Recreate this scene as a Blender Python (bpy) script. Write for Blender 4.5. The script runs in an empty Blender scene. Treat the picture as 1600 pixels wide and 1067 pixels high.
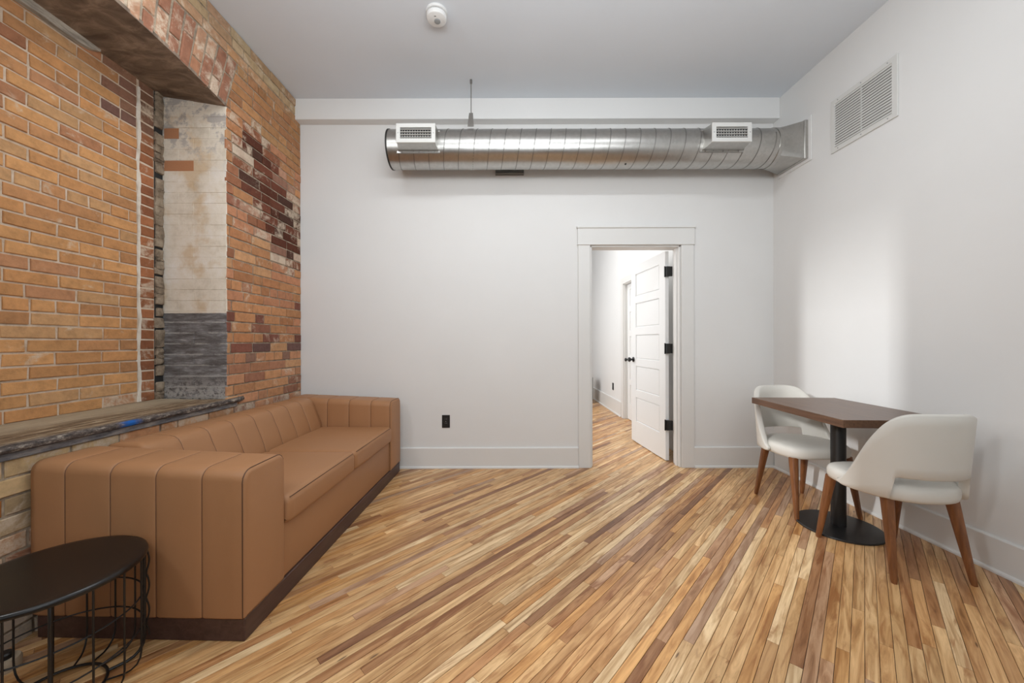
import bpy, bmesh, math, random
from mathutils import Vector, Matrix, noise
R = random.Random(7)
PI = math.pi
SC = bpy.context.scene
COL = SC.collection

# ------------------------------------------------------------------ camera
F = 575.0                      # focal length in pixels of the 1600 px wide frame
H = 1.166
cam = bpy.data.cameras.new('camera')
cam.sensor_fit = 'HORIZONTAL'; cam.sensor_width = 36
cam.lens = F / 1600 * 36
cam.shift_x = 7 / 1600.0
cam.clip_start = 0.02
co = bpy.data.objects.new('camera', cam); COL.objects.link(co)
co.location = (0, 0, H)
co.rotation_euler = (math.radians(90), math.radians(0.15), 0)
SC.camera = co

# ------------------------------------------------------------------ world, lights, exposure
w = bpy.data.worlds.new('world'); SC.world = w; w.use_nodes = True
w.node_tree.nodes['Background'].inputs[0].default_value = (0.75, 0.87, 1.0, 1)
w.node_tree.nodes['Background'].inputs[1].default_value = 1.5
SC.view_settings.view_transform = 'Standard'
SC.view_settings.look = 'None'
SC.view_settings.exposure = -0.74
SC.view_settings.gamma = 1.0
SC.view_settings.use_curve_mapping = False

def area(name, loc, target, sx, sy, power, col=(1, 1, 1), spread=180):
    l = bpy.data.lights.new(name, 'AREA'); l.shape = 'RECTANGLE'
    l.size = sx; l.size_y = sy; l.energy = power; l.color = col
    l.spread = math.radians(spread)
    o = bpy.data.objects.new(name, l); COL.objects.link(o)
    o.location = loc
    d = Vector(target) - Vector(loc)
    o.rotation_euler = d.to_track_quat('-Z', 'Y').to_euler()
    return o
# row of ceiling lamps, just above the top of the frame
area('ceiling_track_light', (-0.1, 1.75, 3.30), (-0.1, 1.95, 0), 2.9, 0.14, 42, (0.93, 0.97, 1.0))
area('ceiling_track_light', (0.2, -0.6, 3.30), (0.2, -0.5, 0), 3.0, 0.4, 20, (0.93, 0.97, 1.0))
area('added_ceiling_fill', (0.3, -0.9, 2.1), (0.3, 0.9, 3.36), 1.6, 0.8, 52, (0.90, 0.96, 1.0))  # added fill aimed upward to brighten the ceiling, no real lamp
area('added_upward_fill', (0.2, 0.8, 2.45), (0.2, 1.9, 3.36), 2.4, 0.3, 34, (0.93, 0.97, 1.0))  # second added fill, lifts the ceiling nearer the beam
# daylight of the left side window, then an added fill behind the camera
area('side_window_daylight', (-1.88, 0.0, 2.75), (2.3, 1.75, 0.8), 0.28, 0.45, 36, (0.93, 0.97, 1.0))
area('added_rear_fill', (0.4, -2.45, 1.45), (0.6, 3, 1.2), 3.4, 1.8, 21, (0.86, 0.94, 1.0))  # added soft fill, the rear wall has no window
# tall bright strip of street daylight seen through the left side window
area('side_window_light', (-6.0, -2.55, 3.58), (2.46, 2.7, 0.9), 0.10, 0.55, 80, (0.97, 0.99, 1.0), 60)
# hall room behind the door
area('hall_window_light', (-0.7, 5.6, 1.7), (1.76, 5.2, 1.4), 2.6, 2.0, 90, (0.98, 0.99, 1.0))
area('hall_ceiling_light', (0.6, 5.0, 3.3), (0.6, 5.0, 0), 1.2, 1.2, 46, (1.0, 0.98, 0.95))

# ------------------------------------------------------------------ helpers
def lin(r, g, b):
    f = lambda c: (c / 255 / 12.92) if c / 255 <= 0.04045 else ((c / 255 + 0.055) / 1.055) ** 2.4
    return (f(r), f(g), f(b))

class N:
    def __init__(s, name):
        s.m = bpy.data.materials.new(name); s.m.use_nodes = True
        s.t = s.m.node_tree; s.b = s.t.nodes['Principled BSDF']
    def n(s, typ, **kw):
        x = s.t.nodes.new(typ)
        for k, v in kw.items(): setattr(x, k, v)
        return x
    def l(s, a, b): s.t.links.new(a, b)
    def val(s, sock, v):
        if hasattr(v, 'node'): s.l(v, sock)
        else: sock.default_value = v
    def coord(s, kind='Object', scale=(1, 1, 1)):
        c = s.n('ShaderNodeTexCoord'); m = s.n('ShaderNodeMapping'); m.inputs['Scale'].default_value = scale
        s.l(c.outputs[kind], m.inputs[0]); return m.outputs[0]
    def pos(s, scale=(1, 1, 1)):
        c = s.n('ShaderNodeNewGeometry'); m = s.n('ShaderNodeMapping'); m.inputs['Scale'].default_value = scale
        s.l(c.outputs['Position'], m.inputs[0]); return m.outputs[0]
    def noise(s, vec, scale, detail=4, rough=0.55, dist=0.0):
        x = s.n('ShaderNodeTexNoise'); s.l(vec, x.inputs['Vector'])
        x.inputs['Scale'].default_value = scale; x.inputs['Detail'].default_value = detail
        x.inputs['Roughness'].default_value = rough; x.inputs['Distortion'].default_value = dist
        return x.outputs['Fac']
    def ramp(s, fac, stops):
        x = s.n('ShaderNodeValToRGB'); s.l(fac, x.inputs[0])
        e = x.color_ramp.elements
        while len(e) < len(stops): e.new(0.5)
        for i, (p, c) in enumerate(stops):
            e[i].position = p
            if isinstance(c, (int, float)): c = (c, c, c)
            e[i].color = (c[0], c[1], c[2], 1)
        return x.outputs[0]
    def mix(s, fac, a, b, mode='MIX'):
        x = s.n('ShaderNodeMix', data_type='RGBA', blend_type=mode)
        for sock, v in ((x.inputs[0], fac), (x.inputs[6], a), (x.inputs[7], b)):
            if hasattr(v, 'node'): s.l(v, sock)
            elif isinstance(v, tuple): sock.default_value = (*v[:3], 1)
            else: sock.default_value = v
        return x.outputs[2]
    def math(s, op, a, b=0.0, clamp=False):
        x = s.n('ShaderNodeMath', operation=op, use_clamp=clamp)
        s.val(x.inputs[0], a); s.val(x.inputs[1], b); return x.outputs[0]
    def smooth(s, v, a, b):
        x = s.n('ShaderNodeMapRange', interpolation_type='SMOOTHSTEP')
        s.l(v, x.inputs[0]); x.inputs[1].default_value = a; x.inputs[2].default_value = b
        return x.outputs[0]
    def bump(s, h, strength, dist=0.01, prev=None):
        x = s.n('ShaderNodeBump'); s.l(h, x.inputs['Height'])
        x.inputs['Strength'].default_value = strength; x.inputs['Distance'].default_value = dist
        if prev: s.l(prev, x.inputs['Normal'])
        s.l(x.outputs[0], s.b.inputs['Normal']); return x.outputs[0]
    def set(s, col=None, rough=None, metal=None, spec=None, coat=None):
        if col is not None:
            if hasattr(col, 'node'): s.l(col, s.b.inputs['Base Color'])
            else: s.b.inputs['Base Color'].default_value = (*col, 1)
        if rough is not None: s.val(s.b.inputs['Roughness'], rough)
        if metal is not None: s.val(s.b.inputs['Metallic'], metal)
        if spec is not None: s.b.inputs['Specular IOR Level'].default_value = spec
        if coat is not None:
            s.b.inputs['Coat Weight'].default_value = coat; s.b.inputs['Coat Roughness'].default_value = 0.15
        return s.m

def paint(name, rgb, rough=0.55, var=0.03, bump=0.05):
    k = N(name); v = k.pos()
    f = k.noise(v, 2.2, 5)
    c = lin(*rgb)
    col = k.mix(f, tuple(x * (1 - var) for x in c), tuple(min(1, x * (1 + var)) for x in c))
    k.bump(k.noise(v, 260, 2), bump, 0.001)
    return k.set(col, rough, spec=0.35)

def plain(name, rgb, rough=0.5, metal=0.0, nscale=60, var=0.08, bump=0.05, spec=0.5):
    k = N(name); v = k.coord('Object')
    f = k.noise(v, nscale, 3)
    c = lin(*rgb)
    col = k.mix(f, tuple(x * (1 - var) for x in c), tuple(min(1, x * (1 + var)) for x in c))
    k.bump(f, bump, 0.001)
    return k.set(col, rough, metal, spec)

M = {}
M['wall'] = paint('wall_paint', (224, 223, 221), 0.6)
M['ceiling'] = paint('ceiling_paint', (222, 227, 233), 0.7)
M['beam'] = paint('beam_paint', (229, 228, 226), 0.6)
M['trim'] = paint('trim_gloss_paint', (222, 221, 218), 0.35, 0.02, 0.02)
M['hallwall'] = paint('hall_wall_paint', (226, 226, 225), 0.6)
M['door'] = paint('door_paint', (230, 230, 229), 0.4, 0.01, 0.02)
M['white_metal'] = plain('white_enamel', (212, 211, 207), 0.4, 0, 40, 0.02, 0.02)
M['white_plastic'] = plain('white_plastic', (228, 228, 226), 0.4, 0, 40, 0.02, 0.02)
M['grey_plastic'] = plain('grey_plastic', (150, 152, 152), 0.3, 0, 40, 0.02, 0.02)
M['black_plastic'] = plain('black_plastic', (26, 26, 27), 0.35, 0, 40, 0.1, 0.02)
M['black_metal'] = plain('black_powder_coat', (24, 23, 23), 0.42, 0.0, 300, 0.15, 0.08)
M['black_top'] = plain('black_lacquered_top', (22, 19, 18), 0.3, 0.0, 500, 0.2, 0.05)
M['dark'] = plain('gap_shade', (40, 39, 38), 0.9, 0, 30, 0.1, 0.0)  # dark colour standing in for shade in gaps and cracks
M['duct_dark'] = plain('dark_rim_and_shade', (40, 38, 36), 0.6, 0, 30, 0.1, 0.0)  # rim colour, also stands in for shade in duct openings

# galvanised steel
k = N('galvanised_steel'); v = k.coord('Object')
vor = k.n('ShaderNodeTexVoronoi'); vor.inputs['Scale'].default_value = 45; k.l(v, vor.inputs['Vector'])
f = k.noise(v, 5, 4)
col = k.mix(vor.outputs['Color'], lin(182, 180, 176), lin(194, 192, 188))
col = k.mix(k.math('MULTIPLY', f, 0.35), col, lin(160, 157, 152))
k.bump(k.noise(v, 9, 2), 0.12, 0.01)
rr = k.n('ShaderNodeMapRange'); k.l(f, rr.inputs[0]); rr.inputs[3].default_value = 0.26; rr.inputs[4].default_value = 0.40
M['steel'] = k.set(col, rr.outputs[0], 1.0)
M['steel_seam'] = plain('galvanised_seam', (150, 148, 144), 0.4, 1.0, 80, 0.05, 0.0)

# leather
k = N('tan_leather'); v = k.coord('Object')
f = k.noise(v, 3, 4)
col = k.mix(f, lin(162, 117, 80), lin(173, 126, 88))
fine = k.noise(v, 420, 3)
col = k.mix(k.math('MULTIPLY', fine, 0.18), col, lin(140, 98, 67))
vor = k.n('ShaderNodeTexVoronoi'); vor.inputs['Scale'].default_value = 350; k.l(v, vor.inputs['Vector'])
k.bump(vor.outputs['Distance'], 0.10, 0.0015)
M['leather'] = k.set(col, 0.5, spec=0.35)
k = N('tan_leather_seam'); M['seam'] = k.set(lin(84, 54, 34), 0.6)

def wood(name, c1, c2, scale=(1, 1, 1), rough=0.4, coords='Object'):
    k = N(name); v = k.coord(coords, scale)
    g = k.noise(v, 14, 6, 0.6, 0.6); h = k.noise(v, 60, 3, 0.6)
    col = k.ramp(g, [(0.3, c1), (0.7, c2)])
    col = k.mix(k.math('MULTIPLY', h, 0.35), col, tuple(x * 0.6 for x in c1))
    k.bump(g, 0.06, 0.002)
    return k.set(col, rough)
M['walnut'] = wood('walnut_top', lin(74, 48, 34), lin(112, 76, 54), (0.25, 3, 3), 0.38)
M['leg_wood'] = wood('walnut_leg', lin(104, 62, 34), lin(146, 94, 54), (4, 4, 0.35), 0.4)
M['plinth'] = wood('dark_plinth', lin(66, 44, 38), lin(92, 66, 58), (3, 0.3, 3), 0.45)

# cream vinyl
k = N('cream_vinyl'); v = k.coord('Object')
col = k.mix(k.noise(v, 4, 3), lin(206, 202, 193), lin(216, 212, 204))
k.bump(k.noise(v, 350, 2), 0.08, 0.001)
M['vinyl'] = k.set(col, 0.45, spec=0.4)
M['vinyl_in'] = plain('grey_vinyl', (190, 187, 180), 0.5, 0, 350, 0.03, 0.06)

# brick : colour attribute gives each brick its own tone, alpha its amount of paint and lime wear
k = N('old_brick'); a = k.n('ShaderNodeAttribute', attribute_name='tone'); v = k.pos()
base = a.outputs['Color']; wear = a.outputs['Alpha']
n1 = k.noise(v, 22, 6, 0.65); n2 = k.noise(v, 90, 5, 0.7); n3 = k.noise(v, 9, 5, 0.7, 0.5)
col = k.mix(1.0, base, k.ramp(n1, [(0.25, 0.72), (0.5, 1.0), (0.8, 1.22)]), 'MULTIPLY')
spk = k.ramp(n2, [(0.62, 0.0), (0.74, 1.0)])
col = k.mix(k.math('MULTIPLY', spk, 0.25), col, lin(222, 196, 168))
pit = k.ramp(n2, [(0.22, 1.0), (0.34, 0.0)])
col = k.mix(k.math('MULTIPLY', pit, 0.5), col, lin(92, 66, 50))
wm = k.math('ADD', wear, k.math('SUBTRACT', n3, 1.0))
wm = k.smooth(wm, -0.10, 0.08)
wm2 = k.math('MULTIPLY', wm, k.ramp(n2, [(0.3, 0.45), (0.55, 1.0)]))
col = k.mix(k.math('MULTIPLY', wm2, 0.85), col, lin(210, 192, 170))
b1 = k.bump(n1, 0.35, 0.006); k.bump(n2, 0.3, 0.0025, b1)
M['brick'] = k.set(col, 0.9, spec=0.2)

def mortar(name, c1, c2, c3):
    k = N(name); v = k.pos()
    n1 = k.noise(v, 12, 6, 0.7); n2 = k.noise(v, 80, 4, 0.7)
    col = k.ramp(n1, [(0.3, c1), (0.5, c2), (0.72, c3)])
    b = k.bump(n1, 0.4, 0.006); k.bump(n2, 0.5, 0.004, b)
    return k.set(col, 0.95, spec=0.15)
M['mortar_light'] = mortar('lime_mortar', lin(176, 150, 126), lin(206, 186, 164), lin(222, 206, 188))
M['mortar_grey'] = mortar('grey_mortar', lin(112, 102, 92), lin(160, 145, 126), lin(206, 190, 168))
M['rubble'] = mortar('rubble_mortar', lin(78, 68, 58), lin(142, 126, 108), lin(176, 162, 142))
M['smear'] = mortar('white_mortar_smear', lin(196, 182, 164), lin(222, 212, 198), lin(232, 226, 216))

# painted jamb brick
k = N('painted_jamb_brick'); a = k.n('ShaderNodeAttribute', attribute_name='tone'); v = k.pos()
sep = k.n('ShaderNodeSeparateXYZ'); g = k.n('ShaderNodeNewGeometry'); k.l(g.outputs['Position'], sep.inputs[0])
n1 = k.noise(v, 7, 6, 0.7); n2 = k.noise(v, 45, 5, 0.7); n4 = k.noise(k.pos((1, 1, 5)), 9, 5, 0.7)
cream = k.ramp(n1, [(0.3, lin(204, 192, 174)), (0.5, lin(228, 218, 202)), (0.72, lin(238, 232, 224))])
cream = k.mix(k.math('MULTIPLY', k.smooth(k.noise(v, 4, 5, 0.6), 0.52, 0.66), 0.6), cream, lin(204, 172, 128))
gm = k.math('MULTIPLY', k.smooth(sep.outputs[2], 2.25, 2.6), k.smooth(n1, 0.46, 0.56))
cream = k.mix(k.math('MULTIPLY', gm, 0.7), cream, lin(150, 142, 138))
cream = k.mix(k.smooth(n2, 0.70, 0.76), cream, lin(120, 92, 70))
dark = k.ramp(n4, [(0.3, lin(82, 76, 74)), (0.48, lin(112, 108, 107)), (0.62, lin(140, 139, 140)), (0.74, lin(186, 184, 182))])
low = k.smooth(sep.outputs[2], 0.98, 0.80)
dark = k.mix(k.math('MULTIPLY', low, k.smooth(n2, 0.40, 0.56)), dark, lin(176, 172, 168))
fz = k.math('FRACT', k.math('DIVIDE', k.math('ADD', sep.outputs[2], k.math('MULTIPLY', n2, 0.012)), 0.0733))
jl = k.math('MULTIPLY', k.smooth(k.math('ABSOLUTE', k.math('SUBTRACT', fz, 0.86)), 0.10, 0.03), k.smooth(n1, 0.36, 0.52))
dark = k.mix(k.math('MULTIPLY', jl, 0.7), dark, lin(186, 184, 180))
top = k.math('GREATER_THAN', k.math('ADD', sep.outputs[2], k.math('MULTIPLY', n2, 0.004)), 1.366)
col = k.mix(top, dark, cream)
col = k.mix(a.outputs['Alpha'], col, a.outputs['Color'])
b1 = k.bump(n1, 0.25, 0.008); k.bump(n2, 0.35, 0.003, b1)
M['jamb'] = k.set(col, 0.85, spec=0.2)

# weathered wood of the sill
k = N('weathered_sill'); v = k.pos((6, 0.7, 6)); v0 = k.pos()
g = k.n('ShaderNodeNewGeometry'); sep = k.n('ShaderNodeSeparateXYZ'); k.l(g.outputs['Position'], sep.inputs[0])
n1 = k.noise(v, 6, 7, 0.7, 0.4); n2 = k.noise(v0, 40, 5, 0.7)
topc = k.ramp(n1, [(0.34, lin(78, 62, 48)), (0.5, lin(128, 106, 82)), (0.64, lin(184, 166, 138))])
topc = k.mix(k.math('MULTIPLY', k.smooth(n2, 0.6, 0.7), 0.5), topc, lin(206, 196, 178))
back = k.smooth(sep.outputs[0], -2.06, -2.2)
topc = k.mix(k.math('MULTIPLY', back, 0.7), topc, lin(188, 172, 146))
frontc = k.ramp(k.noise(k.pos((2, 1, 2)), 30, 6, 0.75), [(0.36, lin(52, 47, 46)), (0.52, lin(96, 86, 80)), (0.64, lin(160, 150, 138))])
fr = k.smooth(k.math('ADD', sep.outputs[0], k.math('MULTIPLY', n2, 0.05)), -1.915, -1.865)
col = k.mix(fr, topc, frontc)
by = k.math('SUBTRACT', 1.0, k.math('MULTIPLY', k.math('ABSOLUTE', k.math('SUBTRACT', sep.outputs[1], 1.83)), 9.0), True)
bm_ = k.math('MULTIPLY', k.smooth(k.math('ADD', by, k.math('MULTIPLY', n2, 0.6)), 0.70, 1.25), k.smooth(sep.outputs[0], -1.90, -1.88))
col = k.mix(bm_, col, lin(28, 92, 168))
b1 = k.bump(n1, 0.6, 0.006); k.bump(n2, 0.4, 0.004, b1)
M['sill'] = k.set(col, 0.75, spec=0.25)
k = N('weathered_apron'); v = k.pos((3, 0.8, 3)); n1 = k.noise(v, 12, 6, 0.7)
col = k.ramp(n1, [(0.3, lin(74, 72, 76)), (0.5, lin(122, 120, 122)), (0.68, lin(172, 162, 150))])
k.bump(n1, 0.5, 0.004); M['apron'] = k.set(col, 0.8)
k = N('pale_batten'); v = k.pos((5, 0.8, 5)); n1 = k.noise(v, 10, 6, 0.7)
col = k.ramp(n1, [(0.3, lin(112, 104, 96)), (0.55, lin(176, 166, 152)), (0.75, lin(204, 196, 184))])
k.bump(n1, 0.5, 0.004); M['batten'] = k.set(col, 0.8)
k = N('dark_soffit_board'); v = k.pos((2.2, 5, 1)); n1 = k.noise(v, 2.2, 6, 0.65, 0.8)
col = k.ramp(n1, [(0.3, lin(96, 83, 73)), (0.5, lin(130, 114, 100)), (0.72, lin(172, 154, 136))])
k.bump(n1, 0.3, 0.01); M['soffit'] = k.set(col, 0.85, spec=0.15)

# floor strips
k = N('maple_strip_floor'); a = k.n('ShaderNodeAttribute', attribute_name='tone')
uv = k.n('ShaderNodeUVMap', uv_map='UVMap')
def uvm(scale):
    m = k.n('ShaderNodeMapping'); m.inputs['Scale'].default_value = scale; k.l(uv.outputs[0], m.inputs[0]); return m.outputs[0]
n1 = k.noise(uvm((3.0, 34, 1)), 1.0, 6, 0.6, 1.2)
n2 = k.noise(uvm((9, 240, 1)), 1.0, 4, 0.65)
n3 = k.noise(uvm((2.0, 14, 1)), 1.0, 4, 0.6, 2.0)
base = a.outputs['Color']
col = k.mix(1.0, base, k.ramp(n1, [(0.27, (0.42, 0.32, 0.24)), (0.43, (0.80, 0.71, 0.62)), (0.56, (1.04, 1.04, 1.04)), (0.74, (1.30, 1.36, 1.42))]), 'MULTIPLY')
col = k.mix(k.math('MULTIPLY', k.smooth(n3, 0.54, 0.70), 0.85), col, k.mix(1.0, base, (0.55, 0.38, 0.27), 'MULTIPLY'))
col = k.mix(k.math('MULTIPLY', k.smooth(n2, 0.55, 0.75), 0.25), col, k.mix(1.0, base, (0.5, 0.4, 0.33), 'MULTIPLY'))
kn = k.n('ShaderNodeTexVoronoi'); kn.inputs['Scale'].default_value = 1; k.l(uvm((3.2, 17, 1)), kn.inputs['Vector'])
knot = k.smooth(kn.outputs['Distance'], 0.085, 0.03)
knot = k.math('MULTIPLY', knot, k.math('GREATER_THAN', k.n('ShaderNodeSeparateColor').outputs[0], 2.0)) if False else knot
sepc = k.n('ShaderNodeSeparateColor'); k.l(kn.outputs['Color'], sepc.inputs[0])
knot = k.math('MULTIPLY', knot, k.math('GREATER_THAN', sepc.outputs[0], 0.72))
col = k.mix(k.math('MULTIPLY', knot, 0.8), col, lin(70, 38, 20))
k.bump(n2, 0.05, 0.0006)
M['floor'] = k.set(col, k.math('ADD', k.math('MULTIPLY', n3, 0.14), 0.24), spec=0.5)
k = N('dark_joint'); M['joint'] = k.set(lin(52, 32, 20), 0.9)

# ------------------------------------------------------------------ mesh helpers
def link(name, verts, faces, mat, parent=None, smooth=False, tone=None, uvs=None, sharp=None):
    me = bpy.data.meshes.new(name)
    me.from_pydata([tuple(v) for v in verts], [], faces)
    if smooth:
        me.polygons.foreach_set('use_smooth', [True] * len(me.polygons))
        if sharp: me.set_sharp_from_angle(angle=math.radians(sharp))
    if tone is not None:
        ca = me.color_attributes.new('tone', 'FLOAT_COLOR', 'POINT')
        flat = []
        for t in tone: flat += list(t)
        ca.data.foreach_set('color', flat)
    if uvs is not None:
        ul = me.uv_layers.new(name='UVMap'); i = 0
        li = []
        for p in me.polygons:
            for vi in p.vertices: li += list(uvs[vi])
        ul.data.foreach_set('uv', li)
    me.materials.append(mat)
    o = bpy.data.objects.new(name, me); COL.objects.link(o)
    if parent: o.parent = parent
    return o

class MB:
    def __init__(s): s.v = []; s.f = []; s.t = []; s.uv = []
    def add(s, vs, fs, tone=None, uv=None):
        b = len(s.v); s.v += [Vector(v) for v in vs]; s.f += [tuple(i + b for i in f) for f in fs]
        if tone is not None: s.t += [tone] * len(vs)
        if uv is not None: s.uv += uv
        return s
    def box(s, x0, x1, y0, y1, z0, z1, mat=None):
        v = [(x, y, z) for z in (z0, z1) for y in (y0, y1) for x in (x0, x1)]
        if mat: v = [mat @ Vector(p) for p in v]
        return s.add(v, [(0, 2, 3, 1), (4, 5, 7, 6), (0, 1, 5, 4), (2, 6, 7, 3), (0, 4, 6, 2), (1, 3, 7, 5)])
    def bbox(s, x0, x1, y0, y1, z0, z1, b=0.004, seg=1, mat=None):
        bm = bmesh.new(); bmesh.ops.create_cube(bm, size=1)
        for q in bm.verts:
            q.co = Vector(((x0 + x1) / 2 + q.co.x * (x1 - x0), (y0 + y1) / 2 + q.co.y * (y1 - y0), (z0 + z1) / 2 + q.co.z * (z1 - z0)))
        bmesh.ops.bevel(bm, geom=bm.edges[:], offset=b, segments=seg, profile=0.5, affect='EDGES')
        vs = [(mat @ q.co if mat else q.co.copy()) for q in bm.verts]
        bm.verts.index_update()
        s.add(vs, [[q.index for q in f.verts] for f in bm.faces]); bm.free(); return s
    def loft(s, loops, closed=True, cap=True, wrap=False):
        n = len(loops[0]); b = len(s.v)
        for lp in loops: s.v += [Vector(p) for p in lp]
        m = len(loops)
        for i in range(m if wrap else m - 1):
            a0 = b + i * n; a1 = b + ((i + 1) % m) * n
            for j in range(n if closed else n - 1):
                k_ = (j + 1) % n
                s.f.append((a0 + j, a0 + k_, a1 + k_, a1 + j))
        if cap and not wrap:
            s.f.append(tuple(b + j for j in reversed(range(n))))
            s.f.append(tuple(b + (m - 1) * n + j for j in range(n)))
        return s
    def tube(s, pts, r, n=8, wrap=False, r2=None):
        pts = [Vector(p) for p in pts]; loops = []
        m = len(pts); up = None
        for i, p in enumerate(pts):
            if wrap: t = pts[(i + 1) % m] - pts[i - 1]
            else: t = pts[min(i + 1, m - 1)] - pts[max(i - 1, 0)]
            t.normalize()
            if up is None:
                up = Vector((0, 0, 1)) if abs(t.z) < 0.9 else Vector((1, 0, 0))
            a = t.cross(up).normalized(); up = a.cross(t).normalized()
            rr = r if r2 is None else r + (r2 - r) * i / (m - 1)
            loops.append([p + (a * math.cos(2 * PI * j / n) + up * math.sin(2 * PI * j / n)) * rr for j in range(n)])
        return s.loft(loops, wrap=wrap)
    def lathe(s, prof, n=32, c=(0, 0, 0), axis='Z'):
        loops = []
        for r, z in prof:
            lp = []
            for j in range(n):
                a = 2 * PI * j / n
                x, y = r * math.cos(a), r * math.sin(a)
                p = {'Z': (x, y, z), 'Y': (x, z, y), 'X': (z, x, y)}[axis]
                lp.append((p[0] + c[0], p[1] + c[1], p[2] + c[2]))
            loops.append(lp)
        return s.loft(loops)
    def build(s, name, mat, parent=None, smooth=False, sharp=35, stuff=False):
        o = link(name, s.v, s.f, mat, parent, smooth, s.t or None, s.uv or None, sharp)
        bm = bmesh.new(); bm.from_mesh(o.data)
        if not s.t: bmesh.ops.recalc_face_normals(bm, faces=bm.faces)
        bm.to_mesh(o.data); bm.free()
        if stuff: o['kind'] = 'stuff'
        return o

def tag(o, label=None, cat=None, group=None, kind=None):
    if label: o['label'] = label
    if cat: o['category'] = cat
    if group: o['group'] = group
    if kind: o['kind'] = kind
    return o
def empty(name, loc=(0, 0, 0), rz=0, **kw):
    o = bpy.data.objects.new(name, None); COL.objects.link(o); o.location = loc
    o.rotation_euler = (0, 0, rz); o.empty_display_size = 0.1
    return tag(o, **kw)
def struct(name, mb, mat, label=None):
    o = mb.build(name, mat); o['kind'] = 'structure'
    if label: o['label'] = label
    return o

def clip(poly, a, b, c):       # keep a*x+b*y>=c
    out = []
    for i in range(len(poly)):
        p, q = poly[i], poly[(i + 1) % len(poly)]
        dp = a * p[0] + b * p[1] - c; dq = a * q[0] + b * q[1] - c
        if dp >= 0: out.append(p)
        if (dp >= 0) != (dq >= 0):
            t = dp / (dp - dq); out.append((p[0] + (q[0] - p[0]) * t, p[1] + (q[1] - p[1]) * t))
    return out
def area2(poly):
    return 0.5 * sum(poly[i][0] * poly[(i + 1) % len(poly)][1] - poly[(i + 1) % len(poly)][0] * poly[i][1] for i in range(len(poly)))
def inset(poly, d):
    n = len(poly); cx = sum(p[0] for p in poly) / n; cy = sum(p[1] for p in poly) / n
    out = poly
    s = 1 if area2(poly) > 0 else -1
    for i in range(n):
        p, q = poly[i], poly[(i + 1) % n]
        dx, dy = q[0] - p[0], q[1] - p[1]; L = math.hypot(dx, dy)
        if L < 1e-6: continue
        a, b = -dy / L * s, dx / L * s
        out = clip(out, a, b, a * p[0] + b * p[1] + d)
        if len(out) < 3: return []
    return out

def piece(poly, fr, depth, proud, cham, tone, jit=0.0, uvf=None, rnd=R):
    """A convex slab: fr(u,v,w)->world, w = outward. Returns (verts, faces, tones, uvs)."""
    if area2(poly) < 0: poly = poly[::-1]
    top = inset(poly, cham)
    if len(top) < 3 or area2(top) < 1e-5: return None
    # match counts by rebuilding the base from the outset of top
    n = len(top)
    cx = sum(p[0] for p in top) / n; cy = sum(p[1] for p in top) / n
    if jit:
        top = [(p[0] + rnd.uniform(-jit, jit), p[1] + rnd.uniform(-jit, jit)) for p in top]
    base = []
    for i in range(n):
        p0, p1, p2 = top[i - 1], top[i], top[(i + 1) % n]
        d1 = Vector((p1[0] - p0[0], p1[1] - p0[1])); d2 = Vector((p2[0] - p1[0], p2[1] - p1[1]))
        if d1.length < 1e-7 or d2.length < 1e-7: base.append(p1); continue
        d1.normalize(); d2.normalize()
        nn = Vector((d1.y + d2.y, -d1.x - d2.x))
        if nn.length < 1e-4: nn = Vector((d1.y, -d1.x))
        nn.normalize(); kk = min(2.0, 1 / max(0.4, nn.dot(Vector((d1.y, -d1.x)))))
        base.append((p1[0] + nn.x * cham * kk, p1[1] + nn.y * cham * kk))
    pr = [proud + (rnd.uniform(-jit, jit) if jit else 0) for _ in top]
    vs = [fr(p[0], p[1], -depth) for p in base] + [fr(p[0], p[1], proud - cham * 0.8) for p in base] + \
         [fr(p[0], p[1], q) for p, q in zip(top, pr)]
    fs = []
    for i in range(n):
        j = (i + 1) % n
        fs.append((i, j, n + j, n + i)); fs.append((n + i, n + j, 2 * n + j, 2 * n + i))
    fs.append(tuple(2 * n + i for i in range(n)))
    uvs = None
    if uvf: uvs = [uvf(p) for p in base] * 2 + [uvf(p) for p in top]
    return vs, fs, tone, uvs

def px(p):                     # photo pixel of a world point (used only to rank pieces by size)
    if p[1] < 0.2: return None
    return 793 + F * p[0] / p[1], 534 - F * (p[2] - H) / p[1]
def px_area(vs):
    q = [px(v) for v in vs]
    if any(a is None for a in q): return 0
    xs = [a[0] for a in q]; ys = [a[1] for a in q]
    if max(xs) < 0 or min(xs) > 1600 or max(ys) < 0 or min(ys) > 1067: return 0
    return (max(xs) - min(xs)) * (max(ys) - min(ys))

def emit(pieces, name, restname, mat, parent, limit=296):
    """pieces: list of (verts, faces, tone, uvs); the largest in the photo are parts, the rest one stuff part."""
    sc = sorted(range(len(pieces)), key=lambda i: -pieces[i][4])
    big = set(i for i in sc[:limit] if pieces[i][4] > 0)
    rest = MB()
    for i, (vs, fs, t, uvs, a) in enumerate(pieces):
        if i in big:
            link(name, vs, fs, mat, parent, False, [t] * len(vs), uvs)
        else:
            rest.add(vs, fs, t, uvs)
    if rest.v:
        o = rest.build(restname, mat, parent, stuff=True)

# ------------------------------------------------------------------ setting constants
XL, XR, YB, ZC = -1.906, 2.463, 3.404, 3.36
XI = -2.34                    # face of the brick infill in the old window recess
NY0, NY1 = 1.05, 2.50         # recess along the left wall
YR = -2.6                     # wall behind the camera
WT = 0.12
DX0, DX1, DZ = 0.765, 1.60, 2.052   # door opening
HXL, HXR, HYB = -1.0, 1.755, 8.9    # room behind the door

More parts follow.
